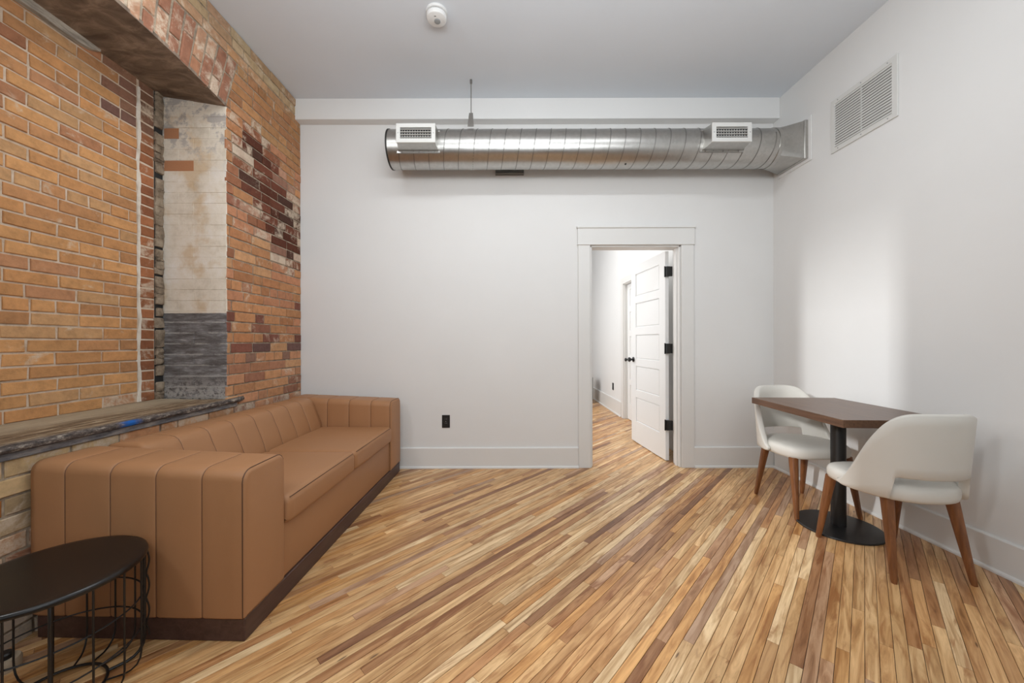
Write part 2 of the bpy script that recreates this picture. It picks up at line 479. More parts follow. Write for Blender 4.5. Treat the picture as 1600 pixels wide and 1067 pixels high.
# ------------------------------------------------------------------ floor
fl = MB(); fl.box(XL - 0.6, XR + 0.12, YR, YB + 0.06, -0.08, -0.006); fl.box(HXL, HXR + 0.2, YB + 0.06, HYB, -0.08, -0.006)
floor = struct('floor', fl, M['joint'])
th = math.atan2(557, F); du = Vector((math.sin(th), math.cos(th))); dn = Vector((math.cos(th), -math.sin(th)))
PW = 0.0393
TONES = [((214, 175, 126), 5), ((206, 164, 114), 5), ((196, 151, 102), 4), ((178, 131, 88), 2.4), ((158, 114, 78), 1.5),
         ((222, 190, 146), 4), ((190, 149, 114), 3), ((142, 99, 68), 0.5), ((204, 154, 98), 3), ((178, 144, 116), 1.2)]
def pick(tb, rnd=R):
    s = sum(q[1] for q in tb); x = rnd.uniform(0, s)
    for c, q in tb:
        x -= q
        if x <= 0: return c
    return tb[-1][0]
RF = random.Random(21)
rects = [(XL - 0.02, XR + 0.0, 0.35, YB + 0.06), (0.35, HXR + 0.12, YB + 0.0601, HYB - 0.3)]
planks = []
rmin = min(dn.dot(Vector(c)) for c in ((XL, 0.3), (XL, 9), (XR, 0.3), (XR, 9)))
rmax = max(dn.dot(Vector(c)) for c in ((XL, 0.3), (XL, 9), (XR, 0.3), (XR, 9)))
row = int(rmin / PW) - 1
while row * PW < rmax:
    n0 = row * PW + 0.0008; n1_ = (row + 1) * PW - 0.0008
    a = -4.0 - RF.uniform(0, 1.2)
    while a < 9.5:
        L = RF.choice([RF.uniform(0.25, 0.7), RF.uniform(0.6, 1.3), RF.uniform(1.0, 2.1), RF.uniform(1.0, 2.1)])
        a1 = a + L
        poly = [tuple(du * q + dn * r_) for q, r_ in ((a, n0), (a1 - 0.0008, n0), (a1 - 0.0008, n1_), (a, n1_))]
        kf = RF.uniform(0.95, 1.05); c = lin(*[min(255, x * kf) for x in pick(TONES, RF)])
        ju, jv = RF.uniform(0, 50), RF.uniform(0, 50)
        dz = RF.uniform(-0.0003, 0.0003)
        for (x0, x1, y0, y1) in rects:
            p = clip(poly, 1, 0, x0); p = p and clip(p, -1, 0, -x1); p = p and clip(p, 0, 1, y0); p = p and clip(p, 0, -1, -y1)
            if not p or len(p) < 3 or abs(area2(p)) < 3e-4: continue
            r_ = piece(p, lambda u, v_, w_: (u, v_, w_), 0.005, dz, 0.0007, (*c, 1), 0,
                       lambda q: (du.x * q[0] + du.y * q[1] + ju, dn.x * q[0] + dn.y * q[1] + jv))
            if r_: planks.append((*r_, px_area(r_[0])))
        a = a1
    row += 1
emit(planks, 'plank', 'distant_planks', M['floor'], floor)

# ------------------------------------------------------------------ plain walls, ceiling, beam
ce = MB(); ce.box(XL - 0.5, XR + 0.12, YR, YB + 0.06, ZC, ZC + 0.1); ce.box(HXL - 0.1, HXR + 0.3, YB + 0.06, HYB, ZC, ZC + 0.1)
struct('ceiling', ce, M['ceiling'])
wb = MB()
wb.box(XL - 0.5, DX0, YB, YB + WT, -0.02, ZC); wb.box(DX1, XR + 0.12, YB, YB + WT, -0.02, ZC); wb.box(DX0, DX1, YB, YB + WT, DZ, ZC)
struct('wall_back', wb, M['wall'])
wr = MB(); wr.box(XR, XR + 0.12, YR, YB, -0.02, ZC); struct('wall_right', wr, M['wall'])
wq = MB(); wq.box(XL - 0.5, XR + 0.12, YR - 0.12, YR, -0.02, ZC); struct('wall_rear', wq, M['wall'])
bmx = MB(); bmx.bbox(XL - 0.01, XR, 3.318, YB + 0.01, 3.174, ZC + 0.01, 0.003); struct('trim_1', bmx, M['beam'], 'white boxed beam along the top of the back wall')
hw = MB()
CY0, CY1 = 4.72, 5.54          # closet door opening in the hall's right wall
hw.box(HXR, HXR + 0.12, YB + WT, CY0, -0.02, ZC); hw.box(HXR, HXR + 0.12, CY1, HYB, -0.02, ZC); hw.box(HXR, HXR + 0.12, CY0, CY1, 2.03, ZC)
struct('wall_hall_right', hw, M['hallwall'])
hw = MB(); hw.box(HXL - 0.1, HXL, YB + WT, HYB, -0.02, ZC); struct('wall_hall_left', hw, M['hallwall'])
hw = MB(); hw.box(HXL - 0.1, HXR + 0.12, HYB, HYB + 0.1, -0.02, ZC); struct('wall_hall_end', hw, M['hallwall'])

def skirting(name, p0, p1, nrm, h=0.19):
    """board along p0->p1 standing on nrm side, moulded top and shoe strip"""
    p0 = Vector(p0); p1 = Vector(p1); n = Vector(nrm)
    prof = [(0, 0), (0.030, 0), (0.030, 0.010), (0.026, 0.017), (0.018, 0.020), (0.018, h - 0.008), (0.014, h - 0.002), (0.010, h), (0, h)]
    lo = [[(p.x + n.x * a, p.y + n.y * a, z) for a, z in prof] for p in (p0, p1)]
    m = MB(); m.loft(lo); return struct(name, m, M['trim'])
skirting('baseboard_back', (XL, YB), (0.65, YB), (0, -1))
skirting('baseboard_back', (1.715, YB), (XR, YB), (0, -1))
skirting('baseboard_right', (XR, YR), (XR, YB - 0.03), (-1, 0), 0.178)
skirting('baseboard_hall', (HXR, CY1 + 0.11), (HXR, HYB), (-1, 0), 0.23)

# ------------------------------------------------------------------ doors
def casing(name, faces, label):
    m = MB()
    for f in faces: m.bbox(*f, 0.002)
    return struct(name, m, M['trim'], label)
casing('trim_2', [(0.652, DX0 - 0.002, YB - 0.02, YB + 0.001, 0, 2.055), (DX1 + 0.002, 1.716, YB - 0.02, YB + 0.001, 0, 2.055),
                  (0.648, 1.722, YB - 0.024, YB + 0.001, 2.055, 2.215), (0.640, 1.730, YB - 0.034, YB + 0.001, 2.206, 2.226),
                  (0.644, 1.726, YB - 0.029, YB + 0.001, 2.052, 2.062)], 'white flat casing with capped header round the doorway')
casing('trim_3', [(DX0 - 0.001, DX0 + 0.014, YB - 0.004, YB + WT + 0.004, 0, 2.052), (DX1 - 0.014, DX1 + 0.001, YB - 0.004, YB + WT + 0.004, 0, 2.052),
                  (DX0, DX1, YB - 0.004, YB + WT + 0.004, 2.036, 2.053),
                  (DX1 - 0.026, DX1 - 0.012, YB + 0.03, YB + 0.075, 0, 2.04), (DX0 + 0.012, DX0 + 0.026, YB + 0.03, YB + 0.075, 0, 2.04)],
       'white jamb lining the doorway')

def panel_door(name, W, HH, T, mx, rows, parent=None):
    """leaf along +x from the hinge (x=0), faces at y=0 and y=T"""
    root = empty(name)
    root['kind'] = 'structure'
    m = MB()
    m.bbox(0, mx, 0, T, 0, HH, 0.002); m.bbox(W - mx, W, 0, T, 0, HH, 0.002)
    zz = [0] + [z for r_ in rows for z in r_] + [HH]
    for i in range(0, len(zz), 2): m.box(mx - 0.002, W - mx + 0.002, 0.0005, T - 0.0005, zz[i], zz[i + 1])
    m.build('leaf_frame', M['door'], root)
    for z0, z1 in rows:
        q = MB()
        def ring(a, y): return [(mx + a, y, z0 + a), (W - mx - a, y, z0 + a), (W - mx - a, y, z1 - a), (mx + a, y, z1 - a)]
        q.loft([ring(-0.001, 0.009), ring(0.008, 0.012), ring(0.014, 0.005), ring(0.018, 0.0045)][::-1], cap=False)
        q.f.append((0, 1, 2, 3))
        q.loft([ring(-0.001, T - 0.009), ring(0.008, T - 0.012), ring(0.014, T - 0.005), ring(0.018, T - 0.0045)], cap=False)
        n = len(q.v); q.f.append((n - 4, n - 3, n - 2, n - 1))
        q.build('panel', M['door'], root)
    return root
rows1 = [(0.24, 0.515), (0.60, 0.875), (0.955, 1.23), (1.315, 1.59), (1.67, 1.925)]
d1 = panel_door('door_1', 0.785, 2.03, 0.036, 0.12, rows1)
d1['label'] = 'white five-panel door standing open into the next room'
# leaf runs from hinge (1.588,3.574) to (1.50,4.36)
ang = math.atan2(0.786, -0.066)
d1.location = (1.566, 3.572, 0.008); d1.rotation_euler = (0, 0, ang)
# in this frame +y of the leaf points to -x world
def door_knob(parent, x, z, y0, sgn):
    m = MB(); m.lathe([(0.0, 0), (0.030, 0), (0.030, 0.006), (0.026, 0.009), (0.011, 0.012), (0.010, 0.030), (0.018, 0.036), (0.026, 0.046), (0.027, 0.055), (0.020, 0.064), (0.0, 0.066)], 20, (0, 0, 0), 'Y')
    vs = [(v[0] + x, y0 + v[1] * sgn, v[2] + z) for v in m.v]; m.v = vs
    return m.build('door_knob', M['black_metal'], parent, True)
door_knob(d1, 0.725, 0.945, 0.036, 1); door_knob(d1, 0.725, 0.945, 0.0, -1)
for z in (0.345, 1.086, 1.83):
    m = MB(); m.bbox(-0.030, 0.004, 0.004, 0.0355, z - 0.048, z + 0.048, 0.001)
    m.tube([(-0.004, 0.041, z - 0.052), (-0.004, 0.041, z + 0.052)], 0.0065, 10)
    m.bbox(-0.034, -0.012, -0.02, 0.03, z - 0.046, z + 0.046, 0.001)
    m.build('hinge', M['black_metal'], d1, True)
d2 = panel_door('door_2', CY1 - CY0 - 0.03, 2.0, 0.034, 0.11, rows1)
d2['label'] = 'closed white panelled door in the side wall of the next room'
d2.location = (HXR + 0.045 + 0.034, CY0 + 0.015, 0.008); d2.rotation_euler = (0, 0, PI / 2)
door_knob(d2, 0.71, 0.885, 0.034, 1)
casing('trim_4', [(HXR - 0.018, HXR + 0.001, CY1 - 0.002, CY1 + 0.10, 0, 2.03), (HXR - 0.018, HXR + 0.001, CY0 - 0.10, CY0 + 0.002, 0, 2.03),
                  (HXR - 0.02, HXR + 0.001, CY0 - 0.11, CY1 + 0.11, 2.025, 2.12), (HXR - 0.001, HXR + 0.12, CY1 - 0.014, CY1 + 0.001, 0, 2.03),
                  (HXR - 0.001, HXR + 0.12, CY0 - 0.001, CY0 + 0.014, 0, 2.03), (HXR - 0.001, HXR + 0.12, CY0, CY1, 2.016, 2.031)],
       'white casing round the side door of the next room')

# ------------------------------------------------------------------ left brick wall
def intr(y): return 2.832 - 0.065 * ((y - 1.775) / 0.725) ** 2
ZT = 3.135
WY0, WY1 = -0.48, 0.17        # open side window nearer than the frame
wl = MB(); MX = XL - 0.008
wl.box(XL - 0.5, MX, YR, WY0, -0.02, ZC); wl.box(XL - 0.5, MX, WY0, WY1, -0.02, 0.76); wl.box(XL - 0.5, MX, WY0, WY1, 2.8, ZC)
wl.box(XL - 0.5, MX, WY1, NY0, -0.02, ZC); wl.box(XL - 0.5, MX, NY1 + 0.008, YB, -0.02, ZC)
wl.box(XL - 0.5, MX, NY0, NY1 + 0.008, -0.02, 0.74)
# head of the recess follows the arch
ys = [NY0 + (NY1 + 0.008 - NY0) * i / 16 for i in range(17)]
wl.loft([[(MX, y, intr(y) + 0.004), (MX, y, ZC), (XL - 0.5, y, ZC), (XL - 0.5, y, 2.86), (XI, y, 2.86)] for y in ys])
wall_left = struct('wall_left', wl, M['mortar_grey'], 'exposed brick wall with a bricked-up window recess')
fL = lambda u, v_, w_: (XL - 0.002 + w_, u, v_)
RB = random.Random(5)
def mixc(a, b, t): return tuple(x + (y - x) * t for x, y in zip(a, b))
def pier_tone(y, z):
    c = pick([((186, 134, 94), 6), ((178, 124, 86), 4), ((192, 146, 106), 3), ((160, 108, 80), 2), ((146, 98, 78), 1.0), ((182, 128, 96), 3)], RB)
    wear = RB.uniform(0.2, 0.42)
    # zone of dark red brick with flaking paint, upper middle of the pier
    e = ((y - 3.02 + (z - 2.3) * 0.45) / 0.30) ** 2 + ((z - 2.3) / 0.40) ** 2
    if e < 1.0 and y > 2.62:
        c = pick([((92, 52, 38), 6), ((112, 66, 50), 3), ((150, 110, 92), 1), ((84, 56, 46), 2)], RB); wear = RB.choice([0.32, 0.38, 0.46])
    elif e < 1.7 and y > 2.6:
        c = pick([((178, 136, 112), 4), ((140, 90, 66), 2), ((196, 170, 150), 2)], RB); wear = RB.choice([0.36, 0.44, 0.52])
    if z > 3.13:
        t = RB.uniform(0.5, 0.95) if z > 3.2 else RB.uniform(0.1, 0.45)
        c = mixc(c, (190, 172, 138), t); wear = 0.38
    elif z > 2.8: c = mixc(c, (168, 128, 84), 0.4)
    if z < 1.55 and RB.random() < 0.22: c = pick([((128, 82, 68), 2), ((112, 84, 78), 1)], RB)
    if z < 1.1: c = mixc(c, (206, 160, 122), 0.35)
    if z < 0.72: wear = RB.uniform(0.4, 0.6)
    if y < 1.8 and 0.60 < z < 0.72: c = (196, 166, 124)
    if y < 1.8 and z < 0.60: c = pick([((168, 112, 62), 2), ((170, 146, 112), 2), ((150, 108, 84), 2), ((160, 140, 128), 1)], RB)
    if y < 1.8 and z < 0.22: c = (170, 164, 156); wear = 0.6
    kf = RB.uniform(0.93, 1.06); return tuple(min(255, x * kf) for x in c), wear
CP = 0.0733
bricks = []
k0 = 0; z1 = ZC
ci = 0
while z1 > 0.03:
    z0 = z1 - CP; zm = (z0 + z1) / 2
    a = YB + (0.0 if ci % 2 else -0.105) + RB.uniform(-0.02, 0.02)
    header = (ci % 7 == 3)
    hi = YB - 0.002
    a = hi
    first = True
    while a > 0.5:
        L = 0.108 if header else 0.213
        if first: L = L * (0.5 if ci % 2 else 1.0) + RB.uniform(-0.02, 0.02); first = False
        L *= RB.uniform(0.93, 1.06)
        if not header and RB.random() < 0.07: L *= 0.5
        y1, y0 = a - 0.005, a - L + 0.005
        a -= L
        poly = [(y0, z0 + 0.005), (y1, z0 + 0.005), (y1, z1 - 0.005), (y0, z1 - 0.005)]
        if zm < 0.735:
            if z1 > 0.725: poly = clip(poly, 0, -1, -0.715)
        elif zm < ZT + 0.02:
            if y1 > NY1 - 0.02:
                # clip against jamb corner and the skewed springer
                poly = clip(poly, 1, 0, NY1 + 0.002)
                if poly and z1 > 2.76:
                    # line (2.5,2.767)-(2.60,3.135), keep far side, with a joint
                    dx, dz_ = 0.105, ZT - 2.767
                    L_ = math.hypot(dx, dz_)
                    poly = clip(poly, dz_ / L_, -dx / L_, (dz_ * NY1 - dx * 2.767) / L_ + 0.008)
            elif y0 > NY0 - 0.02 or y1 > NY0 + 0.02:
                poly = []
            else:
                poly = clip(poly, -1, 0, -(NY0 - 0.003)) if y1 > NY0 else poly
                if zm > 0.76 and zm < 2.8: poly = poly and clip(poly, 1, 0, WY1 + 0.01)
        if not poly or len(poly) < 3: continue
        c, wv = pier_tone((y0 + y1) / 2, zm)
        r_ = piece(poly, fL, 0.012, RB.uniform(-0.002, 0.003), 0.0032, (*lin(*c), wv), 0.0013, None, RB)
        if r_:
            ar = px_area(r_[0])
            if zm < 0.5 and y0 > 1.6: ar = 0
            bricks.append((*r_, ar))
    z1 = z0; ci += 1
# flat arch of upright bricks over the recess
def arch(y, t): return (y + t * 0.105 * (y - 1.775) / 0.725, intr(y) + 0.002 + (ZT - 0.006 - intr(y)) * t)
npc = 20; pit = (NY1 - NY0) / npc
for i in range(npc):
    ya, yb = NY0 + pit * i + 0.007, NY0 + pit * (i + 1) - 0.007
    cuts = [(0, 0.61), (0.64, 1)] if i % 2 else [(0, 0.31), (0.34, 1)]
    for t0, t1 in cuts:
        poly = [arch(ya, t0), arch(yb, t0), arch(yb, t1), arch(ya, t1)]
        c = pick([((152, 106, 84), 4), ((166, 118, 90), 3), ((178, 136, 108), 2), ((130, 92, 78), 2), ((186, 162, 138), 1)], RB)
        r_ = piece(poly, fL, 0.012, RB.uniform(-0.002, 0.004), 0.004, (*lin(*c), RB.uniform(0.4, 0.58)), 0.0018, None, RB)
        if r_: bricks.append((*r_, px_area(r_[0])))
emit(bricks, 'brick', 'remaining_bricks', M['brick'], wall_left, 290)

# infill of the old window
wi = MB(); wi.box(XL - 0.5, XI - 0.006, NY0 - 0.02, NY1 + 0.01, 0.70, 2.9)
wall_rec = struct('wall_recess', wi, M['mortar_light'], 'orange brick infill of the old window recess')
fI = lambda u, v_, w_: (XI + w_, u, v_)
CI = 0.0668
inf = []; z0 = 0.783; ci = 0
SPL = 2.335
while z0 < 2.84:
    z1 = min(z0 + CI, 2.85)
    hdr = ci in (8, 17, 26)
    a = SPL - 0.004; first = True
    zm = (z0 + z1) / 2
    def itone(y):
        c = pick([((202, 150, 100), 5), ((195, 142, 94), 5), ((188, 137, 94), 3), ((196, 152, 108), 3), ((182, 132, 96), 1.0)], RB)
        if zm > 2.25 and RB.random() < 0.25: c = pick([((166, 114, 84), 1), ((178, 126, 92), 1)], RB)
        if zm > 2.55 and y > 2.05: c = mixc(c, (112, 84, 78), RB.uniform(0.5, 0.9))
        kf = RB.uniform(0.95, 1.04); return tuple(min(255, x * kf) for x in c)
    while a > NY0:
        L = (0.108 if hdr else 0.212)
        if first: L *= 0.5 if ci % 2 else 0.95; first = False
        L *= RB.uniform(0.96, 1.04)
        poly = [(max(a - L + 0.005, NY0), z0 + 0.0052), (a - 0.0055, z0 + 0.0052), (a - 0.0055, z1 - 0.0052), (max(a - L + 0.0055, NY0), z1 - 0.0052)]
        a -= L
        if poly[1][0] - poly[0][0] < 0.02 or z1 - z0 < 0.02: continue
        wv = RB.uniform(0.2, 0.38)
        if zm < 0.86 and a > 2.0: wv = 0.5
        r_ = piece(poly, fI, 0.010, RB.uniform(-0.001, 0.002), 0.003, (*lin(*itone(a)), wv), 0.0017, None, RB)
        if r_: inf.append((*r_, px_area(r_[0])))
    # closing half bricks at the end of the course
    poly = [(SPL + 0.010, z0 + 0.005), (2.442, z0 + 0.005), (2.442, z1 - 0.005), (SPL + 0.010, z1 - 0.005)]
    if z1 - z0 > 0.03:
        c = pick([((150, 98, 68), 3), ((168, 110, 76), 2), ((140, 90, 64), 1)], RB)
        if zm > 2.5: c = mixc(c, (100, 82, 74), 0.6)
        r_ = piece(poly, fI, 0.010, RB.uniform(-0.004, -0.001), 0.004, (*lin(*c), RB.uniform(0.3, 0.45)), 0.002, None, RB)
        if r_: inf.append((*r_, px_area(r_[0])))
    z0 += CI; ci += 1
emit(inf, 'brick', 'remaining_bricks', M['brick'], wall_rec, 296)
# white mortar smear between the infill and the closing bricks
m = MB(); lo = []
for i in range(120):
    z = 0.79 + 2.0 * i / 119
    wv = 0.006 + 0.010 * abs(noise.noise(Vector((0, 3.1, z * 7)))) * 2
    yc = SPL + 0.004 + 0.012 * noise.noise(Vector((4, 1, z * 5)))
    pr = 0.004 + 0.004 * noise.noise(Vector((9, 1, z * 20)))
    lo.append([(XI - 0.004, yc - wv, z), (XI + pr, yc - wv * 0.5, z), (XI + pr + 0.001, yc + wv * 0.5, z), (XI - 0.004, yc + wv, z)])
m.loft(lo); m.build('mortar_smear', M['smear'], wall_rec, True)
# crumbling rubble joint beside the jamb
m = MB(); RR = random.Random(3)
z = 0.785
while z < 2.82:
    h = RR.uniform(0.02, 0.075); s = RR.uniform(0.024, 0.032)
    yc = 2.473 + RR.uniform(-0.004, 0.004)
    if RR.random() < 0.08: z += 0.02; continue
    bm = bmesh.new(); bmesh.ops.create_icosphere(bm, subdivisions=2, radius=1)
    sd = RR.uniform(0, 99); vs = []
    for q in bm.verts:
        d_ = 1.15 + 0.7 * noise.noise(q.co * 2.2 + Vector((sd, 0, 0)))
        p = q.co * d_
        vs.append((XI - 0.004 + p.x * 0.016, yc + max(-1, min(1, p.y * 1.5)) * s, z + h / 2 + max(-1, min(1, p.z * 1.5)) * h * 0.52))
    bm.verts.index_update()
    m.add(vs, [[q.index for q in f.verts] for f in bm.faces]); bm.free()
    z += h * RR.uniform(0.85, 1.1)
bk_ = MB(); bk_.box(XI - 0.007, XI - 0.002, 2.444, NY1 + 0.002, 0.785, 2.84); bk_.build('crack_shade_strip', M['dark'], wall_rec)  # dark strip behind the rubble, shade of the cracks put into colour
o = m.build('mortar_rubble', M['rubble'], wall_rec, True, 30, True)

# painted jamb of the recess
wj = MB(); wj.t = [(0.5, 0.3, 0.2, 0.0)] * 8; wj.box(XI - 0.02, MX - 0.001, NY1 + 0.0030, NY1 + 0.03, 0.76, 2.85)
jamb = struct('wall_jamb', wj, M['jamb'], 'painted brick side of the window recess, cream above and dark grey below')
fJ = lambda u, v_, w_: (u, NY1 + 0.003 - w_, v_)
z0 = 0.79; ci = 0
while z0 < 2.80:
    z1 = min(z0 + CP, 2.835)
    xs_ = [XI + 0.006, XI + (0.21 if ci % 2 else 0.11), XI + (0.42 if ci % 2 else 0.32), XL - 0.003]
    if ci % 2: xs_ = [xs_[0], xs_[1], XL - 0.003]
    for i in range(len(xs_) - 1):
        u0, u1 = xs_[i] + 0.0006, xs_[i + 1] - 0.0006
        def ztop(u): return min(z1 - 0.0006, 2.836 + (2.772 - 2.836) * (u - XI) / (XL - XI))
        poly = [(u0, z0 + 0.0006), (u1, z0 + 0.0006), (u1, ztop(u1)), (u0, ztop(u0))]
        if ztop(u1) - z0 < 0.01: continue
        ex = 0.0; tc = (0.5, 0.3, 0.2); proud = RB.uniform(0.001, 0.003)
        if ci == 24 and i < 2 and len(xs_) == 3 or ci == 24 and i < 1: ex = 1.0
        if ci == 21 and i == 0: ex = 1.0
        if ex: tc = lin(178, 126, 92); proud = 0.0005
        r_ = piece(poly, fJ, 0.006, proud, 0.0014, (*tc, ex), 0.0005, None, RB)
        if r_:
            bvs, bfs, bt, _ = r_
            fa = [f[::-1] for f in bfs]
            link('brick', bvs, fa, M['jamb'], jamb, False, [bt] * len(bvs))
    z0 += CP; ci += 1

# soffit board and grey batten
m = MB(); lo = []
ys = [NY0 + (NY1 + 0.002 - NY0) * i / 20 for i in range(21)]
for y in ys: lo.append([(XL - 0.001, y, intr(y)), (XI - 0.01, y, 2.838), (XI - 0.01, y, 2.862), (XL - 0.001, y, intr(y) + 0.02)])
m.loft(lo); struct('trim_5', m, M['soffit'], 'dark stained board under the head of the recess')
m = MB(); lo = []
for i in range(24):
    y = NY0 + (2.10 - NY0) * i / 23; t = min(1, (2.10 - y) / 0.06)
    d_ = 0.004 * noise.noise(Vector((y * 8, 0, 0))); hh = 0.046 * (0.35 + 0.65 * t)
    lo.append([(XI - 0.004, y, 2.838), (XI - 0.004, y, 2.838 - hh + d_), (XI + 0.022 + d_, y, 2.838 - hh * 0.9 + d_), (XI + 0.026, y, 2.838)])
m.loft(lo); struct('trim_6', m, M['batten'], 'weathered grey batten along the top of the infill')
# sill
m = MB(); lo = []
for i in range(80):
    y = 0.95 + (2.655 - 0.95) * i / 79
    nz = lambda s_, a_: a_ * noise.noise(Vector((y * 9, s_, 2)))
    inn = XI - 0.004 if y < NY1 else XL - 0.004
    e = 1.0 if y < 2.60 else max(0.25, (2.66 - y) / 0.06)
    nx = XL + 0.036 * e
    lo.append([(inn, y, 0.748), (inn, y, 0.787 if y < NY1 else 0.773), ((XL - 0.2) if y < NY1 else XL - 0.003, y, 0.780 + nz(1, 0.003)), (XL + 0.006, y, 0.777 + nz(2, 0.003)), (nx - 0.010, y, 0.776 + nz(3, 0.003)),
               (nx - 0.002, y, 0.770 + nz(4, 0.002)), (nx + nz(5, 0.003), y, 0.763), (nx - 0.004, y, 0.753 + nz(6, 0.002)), (nx - 0.016, y, 0.748)])
m.loft(lo); m.build('trim_7', M['sill'], None, True, 40); sill = bpy.data.objects['trim_7']
sill['kind'] = 'structure'; sill['label'] = 'weathered wooden window sill with a splash of blue paint on its nose'
m = MB(); m.bbox(XL - 0.006, XL + 0.012, 0.95, 2.58, 0.718, 0.749, 0.004); struct('trim_8', m, M['apron'], 'grey painted moulding under the old sill')

# ------------------------------------------------------------------ sofa
SOFA = empty('sofa', (-1.43, 2.385, 0), math.radians(-1.6), label='tan leather sofa with stitched channels, low arms and dark plinth, along the brick wall', cat='sofa')
DXS, DYS = 0.437, 0.9475
def rrect(a0, a1, b0, b1, r, seg=5):
    """rounded rectangle in (a,b), r = (bl, br, tr, tl)"""
    pts = []
    for (ca, cb, rad, st) in ((a0, b0, r[0], PI), (a1, b0, r[1], 1.5 * PI), (a1, b1, r[2], 0), (a0, b1, r[3], 0.5 * PI)):
        sa = 1 if ca == a0 else -1; sb = 1 if cb == b0 else -1
        for i in range(seg + 1):
            t = st + 0.5 * PI * i / seg
            pts.append((ca + sa * rad + rad * math.cos(t), cb + sb * rad + rad * math.sin(t)))
    return pts
def shrink(pts, d):
    n = len(pts); out = []
    for i in range(n):
        p0, p1, p2 = pts[i - 1], pts[i], pts[(i + 1) % n]
        v_ = Vector((p2[0] - p0[0], p2[1] - p0[1]))
        if v_.length < 1e-9: out.append(p1); continue
        v_.normalize(); out.append((p1[0] - v_.y * d, p1[1] + v_.x * d))
    return out
def stations(a, b, seams, depth=0.004, wd=0.009, puff=0.0012):
    pts = set([a, b])
    edges = [a] + list(seams) + [b]
    for e0, e1 in zip(edges[:-1], edges[1:]):
        for t in (0.25, 0.5, 0.75): pts.add(e0 + (e1 - e0) * t)
    for s_ in seams:
        for q in (-wd, -wd * 0.5, -wd * 0.22, 0, wd * 0.22, wd * 0.5, wd): pts.add(s_ + q)
    out = []
    for p in sorted(pts):
        d_ = 0
        for s_ in seams:
            q = abs(p - s_)
            if q < wd: d_ = max(d_, depth * (1 - q / wd) ** 1.6)
        e0 = max([e for e in edges if e <= p + 1e-9]); e1 = min([e for e in edges if e >= p - 1e-9])
        if e1 > e0: d_ -= puff * math.sin(PI * (p - e0) / (e1 - e0))
        out.append((p, d_))
    return out
PLZ = 0.085
def arm(y0, y1, name):
    m = MB(); seams = [-DXS + DXS * 2 * (i + 0.88) / 4.88 for i in range(0, 4)]
    seams = [-0.288 + 0.184 * i for i in range(4)]
    lo = []
    st = stations(-DXS, DXS - 0.012, seams)
    st = [(-DXS, 0.014), (-DXS + 0.008, 0.004)] + st[1:] + [(DXS - 0.008, 0.002), (DXS - 0.002, 0.008), (DXS, 0.016)]
    for x, d_ in st:
        top = 0.665 + 0.035 * (DXS - x) / (2 * DXS)
        pts = shrink(rrect(y0, y1, PLZ + 0.002, top, (0.012, 0.012, 0.045, 0.045)), d_)
        lo.append([(x, p[0], p[1]) for p in pts])
    m.loft(lo); o = m.build(name, M['leather'], SOFA, True, 60)
    # stitched piping round the front panel
    t = MB(); pts = shrink(rrect(y0, y1, PLZ + 0.002, 0.6655, (0.012, 0.012, 0.045, 0.045), 4), 0.0005)
    t.tube([(DXS - 0.010, p[0], p[1]) for p in pts], 0.0022, 5, True); t.build('piping', M['seam'], o, True)
    for s_ in seams:
        t = MB(); top = 0.665 + 0.035 * (DXS - s_) / (2 * DXS)
        pts = shrink(rrect(y0, y1, PLZ + 0.002, top, (0.012, 0.012, 0.045, 0.045)), 0.0035)
        t.tube([(s_, p[0], p[1]) for p in pts], 0.0016, 4, True); t.build('stitching', M['seam'], o)
    return o
AW = 0.25
arm(-DYS, -DYS + AW, 'armrest'); arm(DYS - AW, DYS, 'armrest')
m = MB(); ya, yb = -DYS + AW + 0.001, DYS - AW - 0.001
sm = [ya + (yb - ya) * i / 8 for i in range(1, 8)]
lo = []; prof = None
def backprof():
    pts = [(-0.425, 0.10), (-0.13, 0.10), (-0.135, 0.44), (-0.150, 0.50), (-0.172, 0.56), (-0.198, 0.62), (-0.212, 0.655), (-0.225, 0.677), (-0.245, 0.690), (-0.270, 0.696),
           (-0.33, 0.699), (-0.38, 0.698), (-0.405, 0.690), (-0.420, 0.672), (-0.428, 0.64)]
    return pts
BP = backprof()
for y, d_ in [(ya, 0.03), (ya + 0.004, 0.012)] + stations(ya + 0.012, yb - 0.012, sm) + [(yb - 0.004, 0.012), (yb, 0.03)]:
    lo.append([(p[0], y, p[1]) for p in shrink(BP, d_)])
m.loft(lo); bk = m.build('backrest', M['leather'], SOFA, True, 60)
for s_ in sm:
    t = MB(); pts = shrink(BP, 0.0035)[2:13]
    t.tube([(p[0], s_, p[1]) for p in pts], 0.0016, 4); t.build('stitching', M['seam'], bk)
m = MB(); m.bbox(-0.36, DXS - 0.014, ya, yb, PLZ + 0.002, 0.345, 0.012, 3); m.build('seat_base', M['leather'], SOFA, True, 40)
